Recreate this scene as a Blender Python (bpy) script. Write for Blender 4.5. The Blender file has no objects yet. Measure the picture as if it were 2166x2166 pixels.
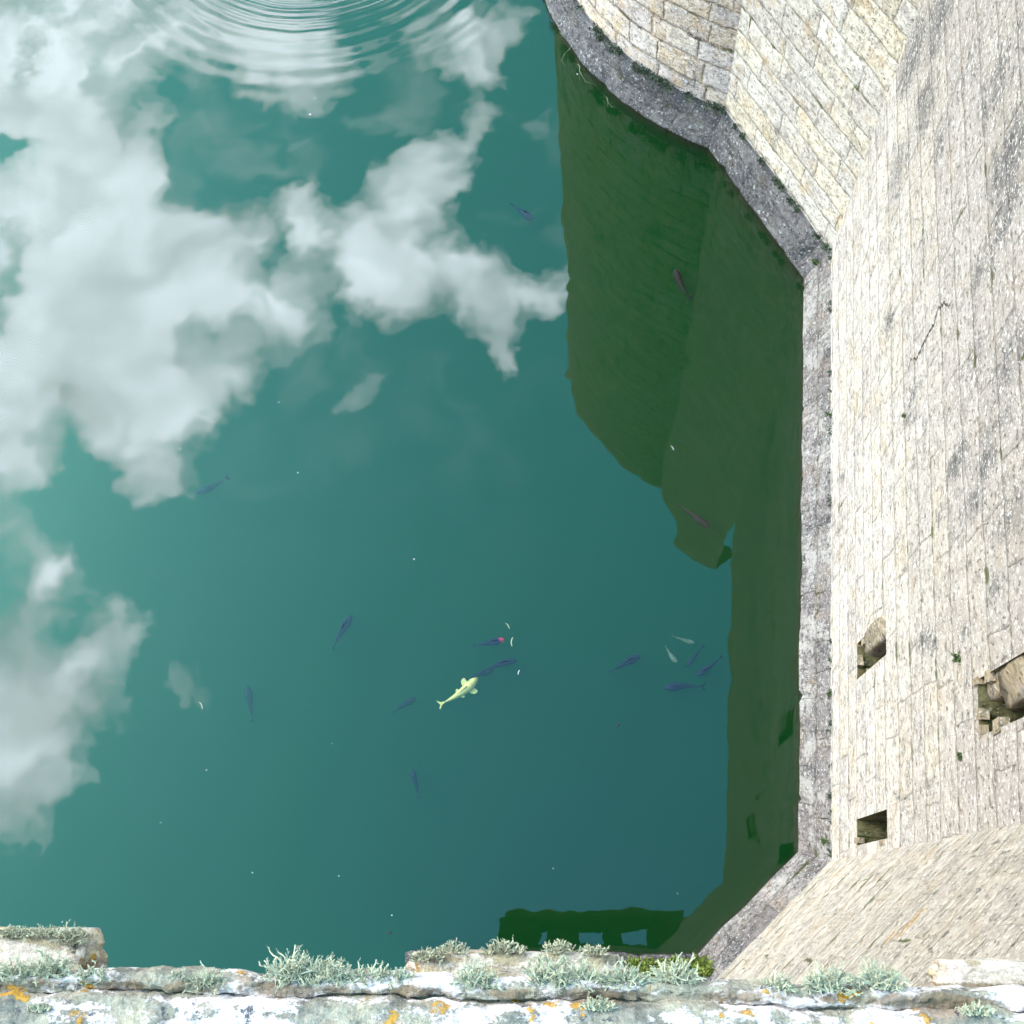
import bpy, bmesh, math, random
from mathutils import Vector, Matrix, noise as mnoise
R_ = math.radians
random.seed(7)
S = bpy.context.scene
COL = S.collection

# ------------------------------------------------------------------ camera
H = 15.0                       # lens above the water
F = 2333.0                     # focal length in pixels of the 2166 px wide photograph
NAD = (1256.0, 1920.0)         # where straight-down meets the picture
n_c = Vector((NAD[0] - 1083, -(NAD[1] - 1083), -F)).normalized()
ROT = n_c.rotation_difference(Vector((0, 0, -1)))
cam_d = bpy.data.cameras.new('camera')
cam = bpy.data.objects.new('camera', cam_d)
COL.objects.link(cam)
cam.location = (0, 0, H)
cam.rotation_mode = 'QUATERNION'
cam.rotation_quaternion = ROT
cam_d.angle = 2 * math.atan(1083 / F)
cam_d.clip_start = 0.02
cam_d.clip_end = 2000
S.camera = cam
CAM = Vector((0, 0, H))


def ray(x, y):
    return (ROT @ Vector((x - 1083, -(y - 1083), -F))).normalized()


def hz(x, y, z=0.0):
    """point of the horizontal plane at height z seen at photo pixel x, y"""
    d = ray(x, y)
    return CAM + d * ((z - H) / d.z)


# ------------------------------------------------------------------ node helpers
class X:
    """a socket with arithmetic"""
    def __init__(s, t, sock): s.t, s.s = t, sock
    def _m(s, op, *a, clamp=False): return M(s.t, op, s, *a, clamp=clamp)
    def __add__(s, o): return s._m('ADD', o)
    __radd__ = __add__
    def __sub__(s, o): return s._m('SUBTRACT', o)
    def __rsub__(s, o): return M(s.t, 'SUBTRACT', o, s)
    def __mul__(s, o): return s._m('MULTIPLY', o)
    __rmul__ = __mul__
    def __truediv__(s, o): return s._m('DIVIDE', o)
    def __rtruediv__(s, o): return M(s.t, 'DIVIDE', o, s)


def put(t, inp, v):
    if isinstance(v, X): t.links.new(v.s, inp)
    elif v is not None:
        try: inp.default_value = v
        except Exception: inp.default_value = (*v, 1)


def node(t, typ, ins=None, out=0, **props):
    n = t.nodes.new(typ)
    for k, v in props.items(): setattr(n, k, v)
    for k, v in (ins or {}).items(): put(t, n.inputs[k], v)
    if out is None: return n
    return X(t, n.outputs[out])


def M(t, op, *a, clamp=False):
    n = t.nodes.new('ShaderNodeMath'); n.operation = op; n.use_clamp = clamp
    for i, v in enumerate(a): put(t, n.inputs[i], v)
    return X(t, n.outputs[0])


def VM(t, op, *a, out=0):
    n = t.nodes.new('ShaderNodeVectorMath'); n.operation = op
    for i, v in enumerate(a):
        if op == 'SCALE' and i == 1: put(t, n.inputs['Scale'], v)
        else: put(t, n.inputs[i], v)
    return X(t, n.outputs[out])


def SS(t, v, a, b, lo=0.0, hi=1.0):
    return node(t, 'ShaderNodeMapRange', {'Value': v, 'From Min': a, 'From Max': b, 'To Min': lo, 'To Max': hi}, interpolation_type='SMOOTHSTEP')


FLAT = False                   # two-dimensional noise for materials laid out in uv


def NZ(t, vec, scale, detail=4, rough=0.55, out=0, dist=0.0, dim=None):
    return node(t, 'ShaderNodeTexNoise', {'Vector': vec, 'Scale': scale, 'Detail': detail, 'Roughness': rough, 'Distortion': dist}, out=out, noise_dimensions=dim or ('2D' if FLAT else '3D'))


def MIX(t, f, a, b, mode='MIX'):
    n = t.nodes.new('ShaderNodeMix'); n.data_type = 'RGBA'; n.blend_type = mode
    put(t, n.inputs[0], f); put(t, n.inputs[6], a); put(t, n.inputs[7], b)
    return X(t, n.outputs[2])


def XYZ(t, x, y, z=0.0): return node(t, 'ShaderNodeCombineXYZ', {0: x, 1: y, 2: z})


def RAMP(t, f, stops, mode='LINEAR'):
    n = t.nodes.new('ShaderNodeValToRGB'); n.color_ramp.interpolation = mode
    e = n.color_ramp.elements
    while len(e) < len(stops): e.new(0.5)
    for el, (p, c) in zip(e, stops): el.position = p; el.color = (*c, 1)
    put(t, n.inputs[0], f)
    return X(t, n.outputs[0])


def mat(name):
    m = bpy.data.materials.new(name); m.use_nodes = True
    t = m.node_tree; t.nodes.clear()
    out = t.nodes.new('ShaderNodeOutputMaterial')
    return m, t, out


# ------------------------------------------------------------------ sky, sun, exposure
SUN_EL, SUN_AZ = R_(40), R_(158)          # azimuth measured from +x towards +y: high on the left
S.view_settings.view_transform = 'Standard'
S.view_settings.look = 'None'
S.view_settings.gamma = 1
S.view_settings.exposure = 3.22
world = bpy.data.worlds.new('World'); S.world = world; world.use_nodes = True
t = world.node_tree; t.nodes.clear()
FLAT = True
sky = node(t, 'ShaderNodeTexSky', out=None, sky_type='NISHITA', sun_disc=False, sun_elevation=SUN_EL,
           sun_rotation=math.pi / 2 - SUN_AZ, air_density=1.0, dust_density=0.6, ozone_density=1.6)
skyc = X(t, sky.outputs[0])
dirv = node(t, 'ShaderNodeTexCoord', out='Generated')
sep = node(t, 'ShaderNodeSeparateXYZ', {0: dirv}, out=None)
dx, dy, dz = (X(t, sep.outputs[i]) for i in range(3))
zc = M(t, 'MAXIMUM', dz, 0.06)
px, py = dx / zc, dy / zc
P = XYZ(t, px, py)
w1 = VM(t, 'SUBTRACT', NZ(t, P, 5.0, 3, 0.5, out=1), (0.5, 0.5, 0.5))
w2 = VM(t, 'SUBTRACT', NZ(t, P, 17.0, 3, 0.6, out=1), (0.5, 0.5, 0.5))
P2 = VM(t, 'ADD', VM(t, 'ADD', P, VM(t, 'SCALE', w1, 0.13)), VM(t, 'SCALE', w2, 0.045))
# banks of cloud, as cx, cy, rx, ry (photo px of their mirror image), turn, weight
CLOUDS = [
    (130, 230, 110, 70, 40, 1.25), (235, 340, 130, 95, 50, 1.2), (140, 470, 130, 95, 10, 1.25), (330, 580, 200, 95, -8, 1.1),
    (210, 690, 190, 110, 10, 1.15), (270, 860, 110, 120, 70, 1.2), (60, 840, 85, 140, 90, 1.1), (20, 990, 50, 70, 90, .8),
    (470, 650, 110, 60, 10, .8), (90, 60, 260, 90, 0, .62), (300, 130, 160, 70, 40, .55), (520, 70, 160, 60, 30, .75), (850, 90, 200, 50, 0, .55),
    (520, 120, 120, 60, 30, .6), (1000, 230, 60, 110, 80, .72), (1050, 70, 90, 60, 0, .5), (840, 510, 150, 110, -20, .95), (770, 610, 90, 80, 0, .8), (620, 430, 100, 80, 30, .55),
    (560, 500, 120, 60, 0, .5), (980, 410, 130, 80, 0, .5), (1130, 620, 55, 130, 80, .75), (1100, 730, 40, 50, 0, .55), (890, 610, 90, 60, 0, .6),
    (35, 1500, 110, 170, 0, 1.0), (190, 1400, 110, 60, -35, .75), (20, 1740, 60, 130, 0, .7), (410, 1470, 55, 50, 30, .55),
    (310, 1010, 70, 60, 0, .75), (700, 850, 70, 45, -30, .33), (40, 1250, 50, 50, 0, .5), (250, 1300, 70, 60, 0, .35), (900, 340, 70, 50, 0, .4),
    (-250, 600, 260, 500, 0, .9), (-350, 1500, 250, 400, 0, .7), (300, -300, 500, 200, 0, .8),
]
HOLES = [(50, 300, 75, 45, 0, 1.0), (430, 335, 62, 100, -20, 1.05), (310, 170, 45, 90, 40, .35), (582, 535, 45, 70, 0, .95), (180, 1030, 120, 70, 0, .9), (15, 560, 30, 80, 0, .7), (790, 235, 120, 55, 0, .75), (1105, 450, 60, 50, 0, .6), (520, 640, 40, 40, 0, .4), (1080, 300, 50, 120, 0, .5), (700, 380, 60, 40, 0, .35)]
D = None
for lst, sg in ((CLOUDS, 1), (HOLES, -1)):
    for cx, cy, rx, ry, rot, wgt in lst:
        c = hz(cx, cy) / H
        ex = (hz(cx + 40, cy) - hz(cx, cy)).length / H / 40
        ey = (hz(cx, cy + 40) - hz(cx, cy)).length / H / 40
        mp = node(t, 'ShaderNodeMapping', {'Vector': P2, 'Location': (c.x, c.y, 0), 'Rotation': (0, 0, R_(-rot)), 'Scale': (rx * ex * 1.16, ry * ey * 1.16, 1)}, vector_type='TEXTURE')
        q = VM(t, 'DOT_PRODUCT', mp, mp, out='Value')
        g = M(t, 'EXPONENT', q * -1.0) * (sg * wgt)
        D = g if D is None else D + g
fb = NZ(t, P, 6.5, 8, 0.62)
vor = node(t, 'ShaderNodeTexVoronoi', {'Vector': P2, 'Scale': 8.0}, voronoi_dimensions='2D')
vor2 = node(t, 'ShaderNodeTexVoronoi', {'Vector': P2, 'Scale': 19.0}, voronoi_dimensions='2D')
rr = VM(t, 'LENGTH', P, out='Value')
far = SS(t, rr, 1.2, 1.8)  # sky out of view: its clouds and tint are shaped to light the walls
farc = SS(t, NZ(t, P, 0.9, 6, 0.6), 0.40, 0.62) * 0.85
amp = SS(t, D, 0.0, 0.5, 0.25, 1.0)
dens = D + ((fb - 0.5) * 1.7 + (0.42 - vor) * 0.62 + (0.42 - vor2) * 0.46) * amp
mask = SS(t, dens, 0.20, 0.32) * 0.26 + SS(t, dens, 0.36, 0.47) * 0.26 + SS(t, dens, 0.50, 0.62) * 0.18 + SS(t, dens, 0.6, 1.15) * 0.30
# thin milky streaks between the banks
tcn = hz(640, 330) / H
tq = VM(t, 'SUBTRACT', P2, (tcn.x, tcn.y, 0))
thin = SS(t, NZ(t, VM(t, 'ADD', P2, (4, 2, 0)), 6.0, 7, 0.66) + (0.42 - vor2) * 0.22, 0.44, 0.70) * M(t, 'EXPONENT', VM(t, 'DOT_PRODUCT', tq, tq, out='Value') * -14.0) * 0.34
mask = mask + thin * (1.0 - mask)
mask = mask * (1.0 - far) + farc * far
bright = SS(t, dens, 0.3, 1.3, 0.72, 1.05) * (1.0 - far) + 0.14 * far
fleck = 0.62 + 0.60 * NZ(t, P2, 8, 5, 0.6) + (0.45 - vor) * 0.35 + (0.4 - vor2) * 0.25
SKY_K, CLOUD_K = 0.134, 2.25
ztint = MIX(t, SS(t, VM(t, 'LENGTH', P, out='Value'), 0.0, 0.34), (0.60, 1.08, 1.03, 1), (0.56, 1.20, 0.97, 1))
skyb = MIX(t, 1.0, skyc, MIX(t, SS(t, VM(t, 'LENGTH', P, out='Value'), 1.0, 1.6), ztint, (1.0, 0.94, 0.80, 1)), 'MULTIPLY')
# thin bright veil round the hidden sun
vc = hz(-450, 950) / H
aur = M(t, 'EXPONENT', VM(t, 'DOT_PRODUCT', VM(t, 'SUBTRACT', P, (vc.x, vc.y, 0)), VM(t, 'SUBTRACT', P, (vc.x, vc.y, 0)), out='Value') * -3.0)
skyb = VM(t, 'SCALE', skyb, (1.0 + 0.55 * aur) * SKY_K)
cl = VM(t, 'SCALE', MIX(t, far, (0.80, 0.86, 0.98, 1), (1.0, 0.86, 0.76, 1)), bright * fleck * CLOUD_K)
skycol = MIX(t, mask, skyb, cl)
low = SS(t, dz, 0.02, 0.16)                # far tree line round the moat
skycol = MIX(t, low, (0.03, 0.045, 0.02, 1), skycol)
bg = node(t, 'ShaderNodeBackground', {'Color': skycol, 'Strength': 1.0}, out=None)
wo = t.nodes.new('ShaderNodeOutputWorld'); t.links.new(bg.outputs[0], wo.inputs[0])
world.cycles.sampling_method = 'MANUAL'; world.cycles.sample_map_resolution = 512

sun_d = bpy.data.lights.new('sun', 'SUN'); sun_d.energy = 0.28; sun_d.angle = R_(14); sun_d.color = (1, 0.93, 0.80)
sun = bpy.data.objects.new('sun', sun_d); COL.objects.link(sun)
sv = Vector((math.cos(SUN_EL) * math.cos(SUN_AZ), math.cos(SUN_EL) * math.sin(SUN_AZ), math.sin(SUN_EL)))
sun.rotation_euler = sv.to_track_quat('Z', 'Y').to_euler(); sun.location = sv * 60
cy_ = S.cycles
cy_.max_bounces = 5; cy_.diffuse_bounces = 2; cy_.glossy_bounces = 2; cy_.transparent_max_bounces = 8; cy_.volume_bounces = 0
cy_.use_denoising = True
FLAT = False

# ------------------------------------------------------------------ scene helpers


def tag(o, label=None, cat=None, group=None, kind=None):
    for k, v in (('label', label), ('category', cat), ('group', group), ('kind', kind)):
        if v: o[k] = v
    return o


def link(name, me, parent=None, mats=()):
    o = bpy.data.objects.new(name, me); COL.objects.link(o)
    for m in mats: me.materials.append(m)
    if parent is not None: o.parent = parent
    return o


def empty(name, loc, label, cat, group=None):
    o = bpy.data.objects.new(name, None); COL.objects.link(o); o.location = loc; o.empty_display_size = 0.1
    bpy.context.view_layer.update()
    return tag(o, label, cat, group)


class MB:
    """vertices, faces and uv (metres) for one mesh"""
    def __init__(s): s.v, s.f, s.uv, s.mi = [], [], [], []
    def face(s, pts, uvs=None, mi=0):
        i = len(s.v); s.v += [Vector(p) for p in pts]; s.f.append(list(range(i, i + len(pts))))
        s.uv += list(uvs) if uvs else [(p[0], p[1]) for p in pts]; s.mi.append(mi)
    def box(s, a, b, mi=0):
        (x0, y0, z0), (x1, y1, z1) = a, b
        for q in (((x0, y0, z0), (x1, y0, z0), (x1, y0, z1), (x0, y0, z1)), ((x1, y1, z0), (x0, y1, z0), (x0, y1, z1), (x1, y1, z1)),
                  ((x0, y1, z0), (x0, y0, z0), (x0, y0, z1), (x0, y1, z1)), ((x1, y0, z0), (x1, y1, z0), (x1, y1, z1), (x1, y0, z1)),
                  ((x0, y0, z1), (x1, y0, z1), (x1, y1, z1), (x0, y1, z1)), ((x0, y1, z0), (x1, y1, z0), (x1, y0, z0), (x0, y0, z0))):
            h = abs(q[0][2] - q[2][2]) > 1e-6
            s.face(q, [((p[0] + p[1]), p[2]) if h else (p[0], p[1]) for p in q], mi)
    def build(s, name, parent=None, mats=(), smooth=False, merge=0.0005):
        me = bpy.data.meshes.new(name)
        off = parent.matrix_world.translation if parent is not None else Vector((0, 0, 0))
        me.from_pydata([p - off for p in s.v], [], s.f)
        ul = me.uv_layers.new(name='UVMap')
        for l, u in zip(ul.data, s.uv): l.uv = u
        for p, k in zip(me.polygons, s.mi): p.material_index = k; p.use_smooth = smooth
        if merge:
            bm = bmesh.new(); bm.from_mesh(me); bmesh.ops.remove_doubles(bm, verts=bm.verts, dist=merge); bm.to_mesh(me); bm.free()
        return link(name, me, parent, mats)


# ------------------------------------------------------------------ stone material


def stone(name, row=0.44, wid=0.80, pal=None, dark=0.5, seed=0.0, joint=0.016, white=0.5, moss=0.15, tone=1.0, crack=None, warm=0.5, darkbase=None, jvis=0.75, flat=0.0, stains_and_shade=(), tint=(1, 1, 1), bleach=0.0, greyup=None, ochre=()):
    """coursed masonry laid out in uv metres: u along the wall, v up it"""
    global FLAT
    FLAT = True
    m, t, out = mat(name)
    uv0 = node(t, 'ShaderNodeUVMap')
    uv0 = VM(t, 'ADD', uv0, (seed * 7.3, 0, 0))
    wob = VM(t, 'SUBTRACT', NZ(t, uv0, 2.2, 3, 0.5, out=1), (0.5, 0.5, 0.5))
    wobf = VM(t, 'SUBTRACT', NZ(t, uv0, 14, 3, 0.6, out=1), (0.5, 0.5, 0.5))
    uv = VM(t, 'ADD', VM(t, 'ADD', uv0, VM(t, 'SCALE', wob, 0.10)), VM(t, 'SCALE', wobf, 0.022))
    sp = node(t, 'ShaderNodeSeparateXYZ', {0: uv}, out=None)
    u, v = X(t, sp.outputs[0]), X(t, sp.outputs[1])
    sp0 = node(t, 'ShaderNodeSeparateXYZ', {0: uv0}, out=None)
    u0, v0 = X(t, sp0.outputs[0]), X(t, sp0.outputs[1])
    v = v + 0.32 * NZ(t, XYZ(t, seed, v0 * 0.8, 3.0), 1.0, 1, dim='3D')
    rv = v / row
    ri = M(t, 'FLOOR', rv); rf = M(t, 'FRACT', rv)
    h1 = node(t, 'ShaderNodeTexWhiteNoise', {'Vector': XYZ(t, ri, seed, 1.0)}, out=0)
    ul = (u / wid) * (0.75 + 0.6 * h1) + h1 * 17.3
    ul = ul + 0.55 * NZ(t, XYZ(t, ul * 0.9, ri * 7.7, seed), 1.0, 0, dim='3D')
    ui = M(t, 'FLOOR', ul); uf = M(t, 'FRACT', ul)
    dv = M(t, 'MINIMUM', rf, 1.0 - rf) * row
    du = M(t, 'MINIMUM', uf, 1.0 - uf) * wid
    dj = M(t, 'MINIMUM', dv, du * 1.5 + 0.006)
    rag = NZ(t, uv0, 26, 4, 0.65)
    jm = SS(t, dj + (rag - 0.5) * 0.045, joint * 0.2, joint * 1.7)        # 0 in the joint, 1 on the stone
    edge = SS(t, dj + (rag - 0.5) * 0.03, 0.0, 0.075)
    cell = node(t, 'ShaderNodeTexWhiteNoise', {'Vector': XYZ(t, ui, ri, seed + 2.0)}, out=None)
    c1 = X(t, cell.outputs[0])
    c2 = node(t, 'ShaderNodeTexWhiteNoise', {'Vector': XYZ(t, ui, ri, seed + 9.0)}, out=0)
    pal = pal or [(0.0, (.50, .43, .29)), (.22, (.56, .51, .40)), (.45, (.55, .53, .48)), (.68, (.44, .41, .37)), (.86, (.52, .45, .32)), (1, (.60, .58, .52))]
    col = RAMP(t, 0.5 + (c1 - 0.5) * (1.0 - flat), pal)
    n_lo = NZ(t, uv0, 1.1, 5, 0.6); n_mid = NZ(t, uv0, 6, 6, 0.65); n_hi = NZ(t, uv0, 38, 5, 0.7); n_f = NZ(t, VM(t, 'ADD', uv0, (6, 3, 0)), 15, 5, 0.75)
    col = VM(t, 'SCALE', col, SS(t, n_mid * 0.40 + n_f * 0.40 + n_hi * 0.20, 0.32, 0.64, 0.42, 1.32) * (0.90 + 0.20 * c2))
    # honey-coloured weathering, then grey bloom
    col = MIX(t, SS(t, NZ(t, VM(t, 'ADD', uv0, (3.1, 8.2, 0)), 2.6, 5, 0.6), 0.52, 0.72) * warm, col, (.50, .37, .20, 1))
    col = MIX(t, SS(t, NZ(t, VM(t, 'ADD', uv0, (9.1, 1.2, 0)), 3.4, 7, 0.68), 0.50, 0.68) * 0.55, col, (.36, .34, .33, 1))
    if bleach:
        col = MIX(t, SS(t, NZ(t, VM(t, 'ADD', uv0, (2.4, 7.7, 0)), 1.9, 6, 0.66) + (n_f - 0.5) * 0.5, 0.46, 0.64) * bleach, col, (.66, .645, .61, 1))
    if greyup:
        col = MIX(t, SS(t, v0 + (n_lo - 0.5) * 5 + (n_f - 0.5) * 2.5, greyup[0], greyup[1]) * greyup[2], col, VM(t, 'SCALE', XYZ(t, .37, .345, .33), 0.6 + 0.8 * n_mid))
    # mortar: pale in places, open and dark in others
    mort = MIX(t, SS(t, NZ(t, uv0, 3.1, 4, 0.6), 0.42, 0.60), (.50, .44, .34, 1), (.09, .07, .045, 1))
    jv = (1.0 - jm) * SS(t, NZ(t, VM(t, 'ADD', uv0, (2.2, 6.6, 0)), 3.0, 4, 0.65), 0.40, 0.60, jvis * 0.15, jvis * 1.25)
    col = MIX(t, jv, col, mort)
    for (su, sv_, ru, rv, ws) in ochre:
        ax = (u0 - seed * 7.3 - su) / ru; ay = (v0 - sv_) / rv
        og = M(t, 'EXPONENT', (ax * ax + ay * ay) * -1.0) * ws
        col = MIX(t, SS(t, og + (n_mid - 0.5) * 1.2 + (n_f - 0.5) * 0.9, 0.35, 0.95) * 0.75, col, (.52, .33, .10, 1))
    # dark lichen in streaky patches, stains, and the painted shade of small pits
    dk = SS(t, NZ(t, VM(t, 'MULTIPLY', VM(t, 'ADD', uv0, (seed * 3 + 1.7, 4.4, 0)), (1.5, 0.8, 1)), 1.0, 6, 0.62) + (n_hi - 0.5) * 0.34 + (n_mid - 0.5) * 0.16, 0.66 - 0.16 * dark, 0.80 - 0.16 * dark)
    if darkbase is not None:
        dk = M(t, 'MAXIMUM', dk, SS(t, v0 + (n_mid - 0.5) * 1.6, darkbase[0], darkbase[1], 1.0, 0.0) * SS(t, n_hi, 0.40, 0.55) * darkbase[2])
    for (su, sv_, ru, rv, ws) in stains_and_shade:
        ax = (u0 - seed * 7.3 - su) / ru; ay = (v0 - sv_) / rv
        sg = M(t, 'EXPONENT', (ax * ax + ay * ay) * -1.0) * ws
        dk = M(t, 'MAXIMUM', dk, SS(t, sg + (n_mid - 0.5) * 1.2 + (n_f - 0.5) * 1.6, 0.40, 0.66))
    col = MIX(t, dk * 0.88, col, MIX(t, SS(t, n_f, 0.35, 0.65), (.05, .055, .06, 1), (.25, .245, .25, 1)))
    # pale crusts: round spots of several sizes
    for sc, thr, amt, off in ((6, 0.17, 0.7, 0.0), (17, 0.24, 0.9, 5.0), (34, 0.30, 0.8, 11.0)):
        vo = node(t, 'ShaderNodeTexVoronoi', {'Vector': VM(t, 'ADD', VM(t, 'ADD', uv0, (off, off, 0)), VM(t, 'SCALE', wobf, 0.06)), 'Scale': sc}, out=None, voronoi_dimensions='2D')
        pick = node(t, 'ShaderNodeSeparateColor', {0: X(t, vo.outputs['Color'])}, out=None)
        sel = SS(t, X(t, pick.outputs[0]) + (n_lo - 0.5) * 0.9, 1.0 - 0.55 * white, 1.06 - 0.55 * white)
        sp_ = SS(t, X(t, vo.outputs['Distance']) + (n_hi - 0.5) * 0.22, thr, thr * 0.72) * sel * amt
        col = MIX(t, sp_, col, (.70, .71, .70, 1))
    # pits
    pit = SS(t, NZ(t, uv0, 17, 4, 0.68), 0.62, 0.70)
    pit2 = SS(t, NZ(t, VM(t, 'MULTIPLY', uv0, (1.0, 1.6, 1)), 7.5, 6, 0.72), 0.60, 0.68)
    col = MIX(t, pit * 0.7, col, (.08, .075, .05, 1))
    col = MIX(t, pit2 * 0.45, col, (.16, .14, .115, 1))
    # moss in joints
    ms = SS(t, NZ(t, VM(t, 'ADD', uv0, (5, seed, 0)), 2.0, 5, 0.65) + (1.0 - edge) * 0.16, 0.76 - 0.2 * moss, 0.84 - 0.2 * moss)
    col = MIX(t, ms * 0.85, col, MIX(t, n_hi, (.04, .06, .015, 1), (.19, .20, .07, 1)))
    hgt = (edge * 0.012 + jm * 0.016) * (0.35 + 0.75 * jvis) + n_mid * 0.016 + n_hi * 0.008 + c1 * 0.014 - pit * 0.012 - pit2 * 0.008
    if crack:
        for (uc, va, vb, wd, wan) in crack:
            cu = M(t, 'ABSOLUTE', u0 - seed * 7.3 - uc + (NZ(t, XYZ(t, 1.0, v0, 0), 2.2, 5, 0.6) - 0.5) * wan)
            cm = SS(t, cu, wd, wd * 0.3) * SS(t, v0, va, va + 0.3) * SS(t, v0, vb, vb - 0.3)
            cm = cm * SS(t, NZ(t, uv0, 3.3, 2), 0.36, 0.46)
            col = MIX(t, cm * 0.85, col, (.03, .026, .02, 1)); hgt = hgt - cm * 0.03
    # wet and green below the water line
    pos = node(t, 'ShaderNodeSeparateXYZ', {0: node(t, 'ShaderNodeNewGeometry')}, out=2)
    wet = SS(t, pos + (n_mid - 0.5) * 0.05, 0.035, -0.01)
    col = MIX(t, wet, col, (.040, .042, .012, 1))
    col = VM(t, 'MULTIPLY', col, (tone * 0.645 * tint[0], tone * 0.545 * tint[1], tone * 0.515 * tint[2]))
    bmp = node(t, 'ShaderNodeBump', {'Height': hgt, 'Strength': 0.85, 'Distance': 1.6})
    b = node(t, 'ShaderNodeBsdfPrincipled', {'Base Color': col, 'Roughness': 0.9, 'Normal': bmp, 'Specular IOR Level': 0.15})
    t.links.new(b.s, out.inputs[0])
    FLAT = False
    return m


# ------------------------------------------------------------------ ground lines of the walls
C0, C1, C2, C3 = (hz(*p).xy for p in ((1497, 313), (1700, 590), (1688, 1802), (1476, 2018)))
INS, HP, DEEP = 0.28, 0.70, -3.0
YB = hz(1400, 2017).y                      # water line of the wall under the camera
TOW_C, TOW_R = None, None


def fit_circle(ps):
    import numpy as np
    A = np.array([[2 * p.x, 2 * p.y, 1] for p in ps]); b = np.array([p.x * p.x + p.y * p.y for p in ps])
    s = np.linalg.lstsq(A, b, rcond=None)[0]
    return Vector((s[0], s[1])), math.sqrt(s[2] + s[0] ** 2 + s[1] ** 2)


TOW_C, TOW_R = fit_circle([hz(*p).xy for p in ((1150, 0), (1202, 87), (1254, 159), (1283, 188), (1347, 241), (1428, 284), (1497, 313))])


def inline(a, b, ins):
    d = (b - a).normalized(); n = Vector((-d.y, d.x))
    if n.dot(a) < 0: n = -n
    return n, n.dot(a) + ins


def cross(l1, l2):
    (a, p), (b, q) = l1, l2
    det = a.x * b.y - a.y * b.x
    return Vector(((p * b.y - q * a.y) / det, (a.x * q - b.x * p) / det))


def corners(ins):
    f, m_, l = inline(C0, C1, ins), inline(C1, C2, ins), inline(C2, C3, ins)
    b = (Vector((0, -1)), -YB + ins)
    # facet meets the drum
    r = TOW_R - ins; n, dd = f; dist = dd - n.dot(TOW_C)
    foot = TOW_C + n * dist; along = Vector((-n.y, n.x)); s = math.sqrt(max(r * r - dist * dist, 0))
    cand = [foot + along * s, foot - along * s]
    c0 = min(cand, key=lambda p: (p - C0).length)
    return c0, cross(f, m_), cross(m_, l), cross(l, b)


K0, K1, K2, K3 = corners(INS)
A0 = math.atan2((K0 - TOW_C).y, (K0 - TOW_C).x)
A0 = A0 + 2 * math.pi if A0 < 0 else A0
TOP_T, TOP_M, TOP_G = 16.2, 11.2, 13.0


def arc_pts(r, a0, a1, n):
    return [TOW_C + Vector((math.cos(a0 + (a1 - a0) * i / n), math.sin(a0 + (a1 - a0) * i / n))) * r for i in range(n + 1)]


def jit(p, z, amt, s):
    q = Vector((p.x * 2.3, p.y * 2.3, z * 2 + s))
    return Vector((p.x, p.y, z)) + Vector((mnoise.noise(q), mnoise.noise(q + Vector((9, 3, 1))), mnoise.noise(q + Vector((2, 7, 5))) * 0.6)) * amt


def wall_strip(mb, outer_fn, n, rows, ulen, amt=0.0):
    """outer_fn(t, k) -> (x, y, z) for row k; rows give v; n steps along"""
    g = [[outer_fn(i / n, k) for i in range(n + 1)] for k in range(len(rows))]
    for k in range(len(rows) - 1):
        for i in range(n):
            u0, u1 = ulen * i / n, ulen * (i + 1) / n
            mb.face([g[k][i], g[k][i + 1], g[k + 1][i + 1], g[k + 1][i]], [(u0, rows[k]), (u1, rows[k]), (u1, rows[k + 1]), (u0, rows[k + 1])])


def lerp(a, b, t): return a + (b - a) * t


def plinth_run(mb, fo, fi, n, ulen, u0=0.0, step=False):
    """battered base course: from deep under water out to the water line, up the slope and back to the wall"""
    prof = [(-0.10, DEEP), (0.0, -0.05), (0.0, 0.03), (0.5, 0.33), (1.0, 0.66), (1.06, HP), (1.5, HP + 0.015)] if not step else \
           [(-0.10, DEEP), (0.0, -0.05), (0.0, 0.04), (0.62, 0.36), (0.66, 0.46), (0.94, 0.60), (0.96, HP - 0.02), (1.5, HP + 0.02)]
    g = []
    for w, z in prof:
        row = []
        for i in range(n + 1):
            a, b = fo(i / n), fi(i / n)
            p = a + (b - a) * w
            q_ = jit(p, z, 0.022 if z > -1 else 0, 1.0)
            nt = mnoise.noise(Vector((p.x * 7, p.y * 7, 4)))
            if -1 < z < 0.5 and nt > 0.32: q_ += Vector(((b - a).x, (b - a).y, 0)) * (nt - 0.32) * 0.5
            row.append(q_)
        g.append(row)
    vv = 0
    for k in range(len(prof) - 1):
        dv = (g[k + 1][0] - g[k][0]).length if k else 0.3
        for i in range(n):
            a, b = u0 + ulen * i / n, u0 + ulen * (i + 1) / n
            mb.face([g[k][i], g[k][i + 1], g[k + 1][i + 1], g[k + 1][i]], [(a, vv), (b, vv), (b, vv + dv), (a, vv + dv)])
        vv += dv


def seg_walls(mb, a, b, z0, z1, n=1, u0=0.0, topfn=None):
    L = (b - a).length
    for i in range(n):
        p, q = lerp(a, b, i / n), lerp(a, b, (i + 1) / n)
        zt0 = topfn(i / n) if topfn else z1; zt1 = topfn((i + 1) / n) if topfn else z1
        ua, ub = u0 + L * i / n, u0 + L * (i + 1) / n
        mb.face([(p.x, p.y, z0), (q.x, q.y, z0), (q.x, q.y, zt1), (p.x, p.y, zt0)], [(ua, z0), (ub, z0), (ub, zt1), (ua, zt0)])


ud = (K2 - K1).normalized(); un = Vector((ud.y, -ud.x)); un = un if un.dot(K1) > 0 else -un   # un points into the masonry


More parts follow.
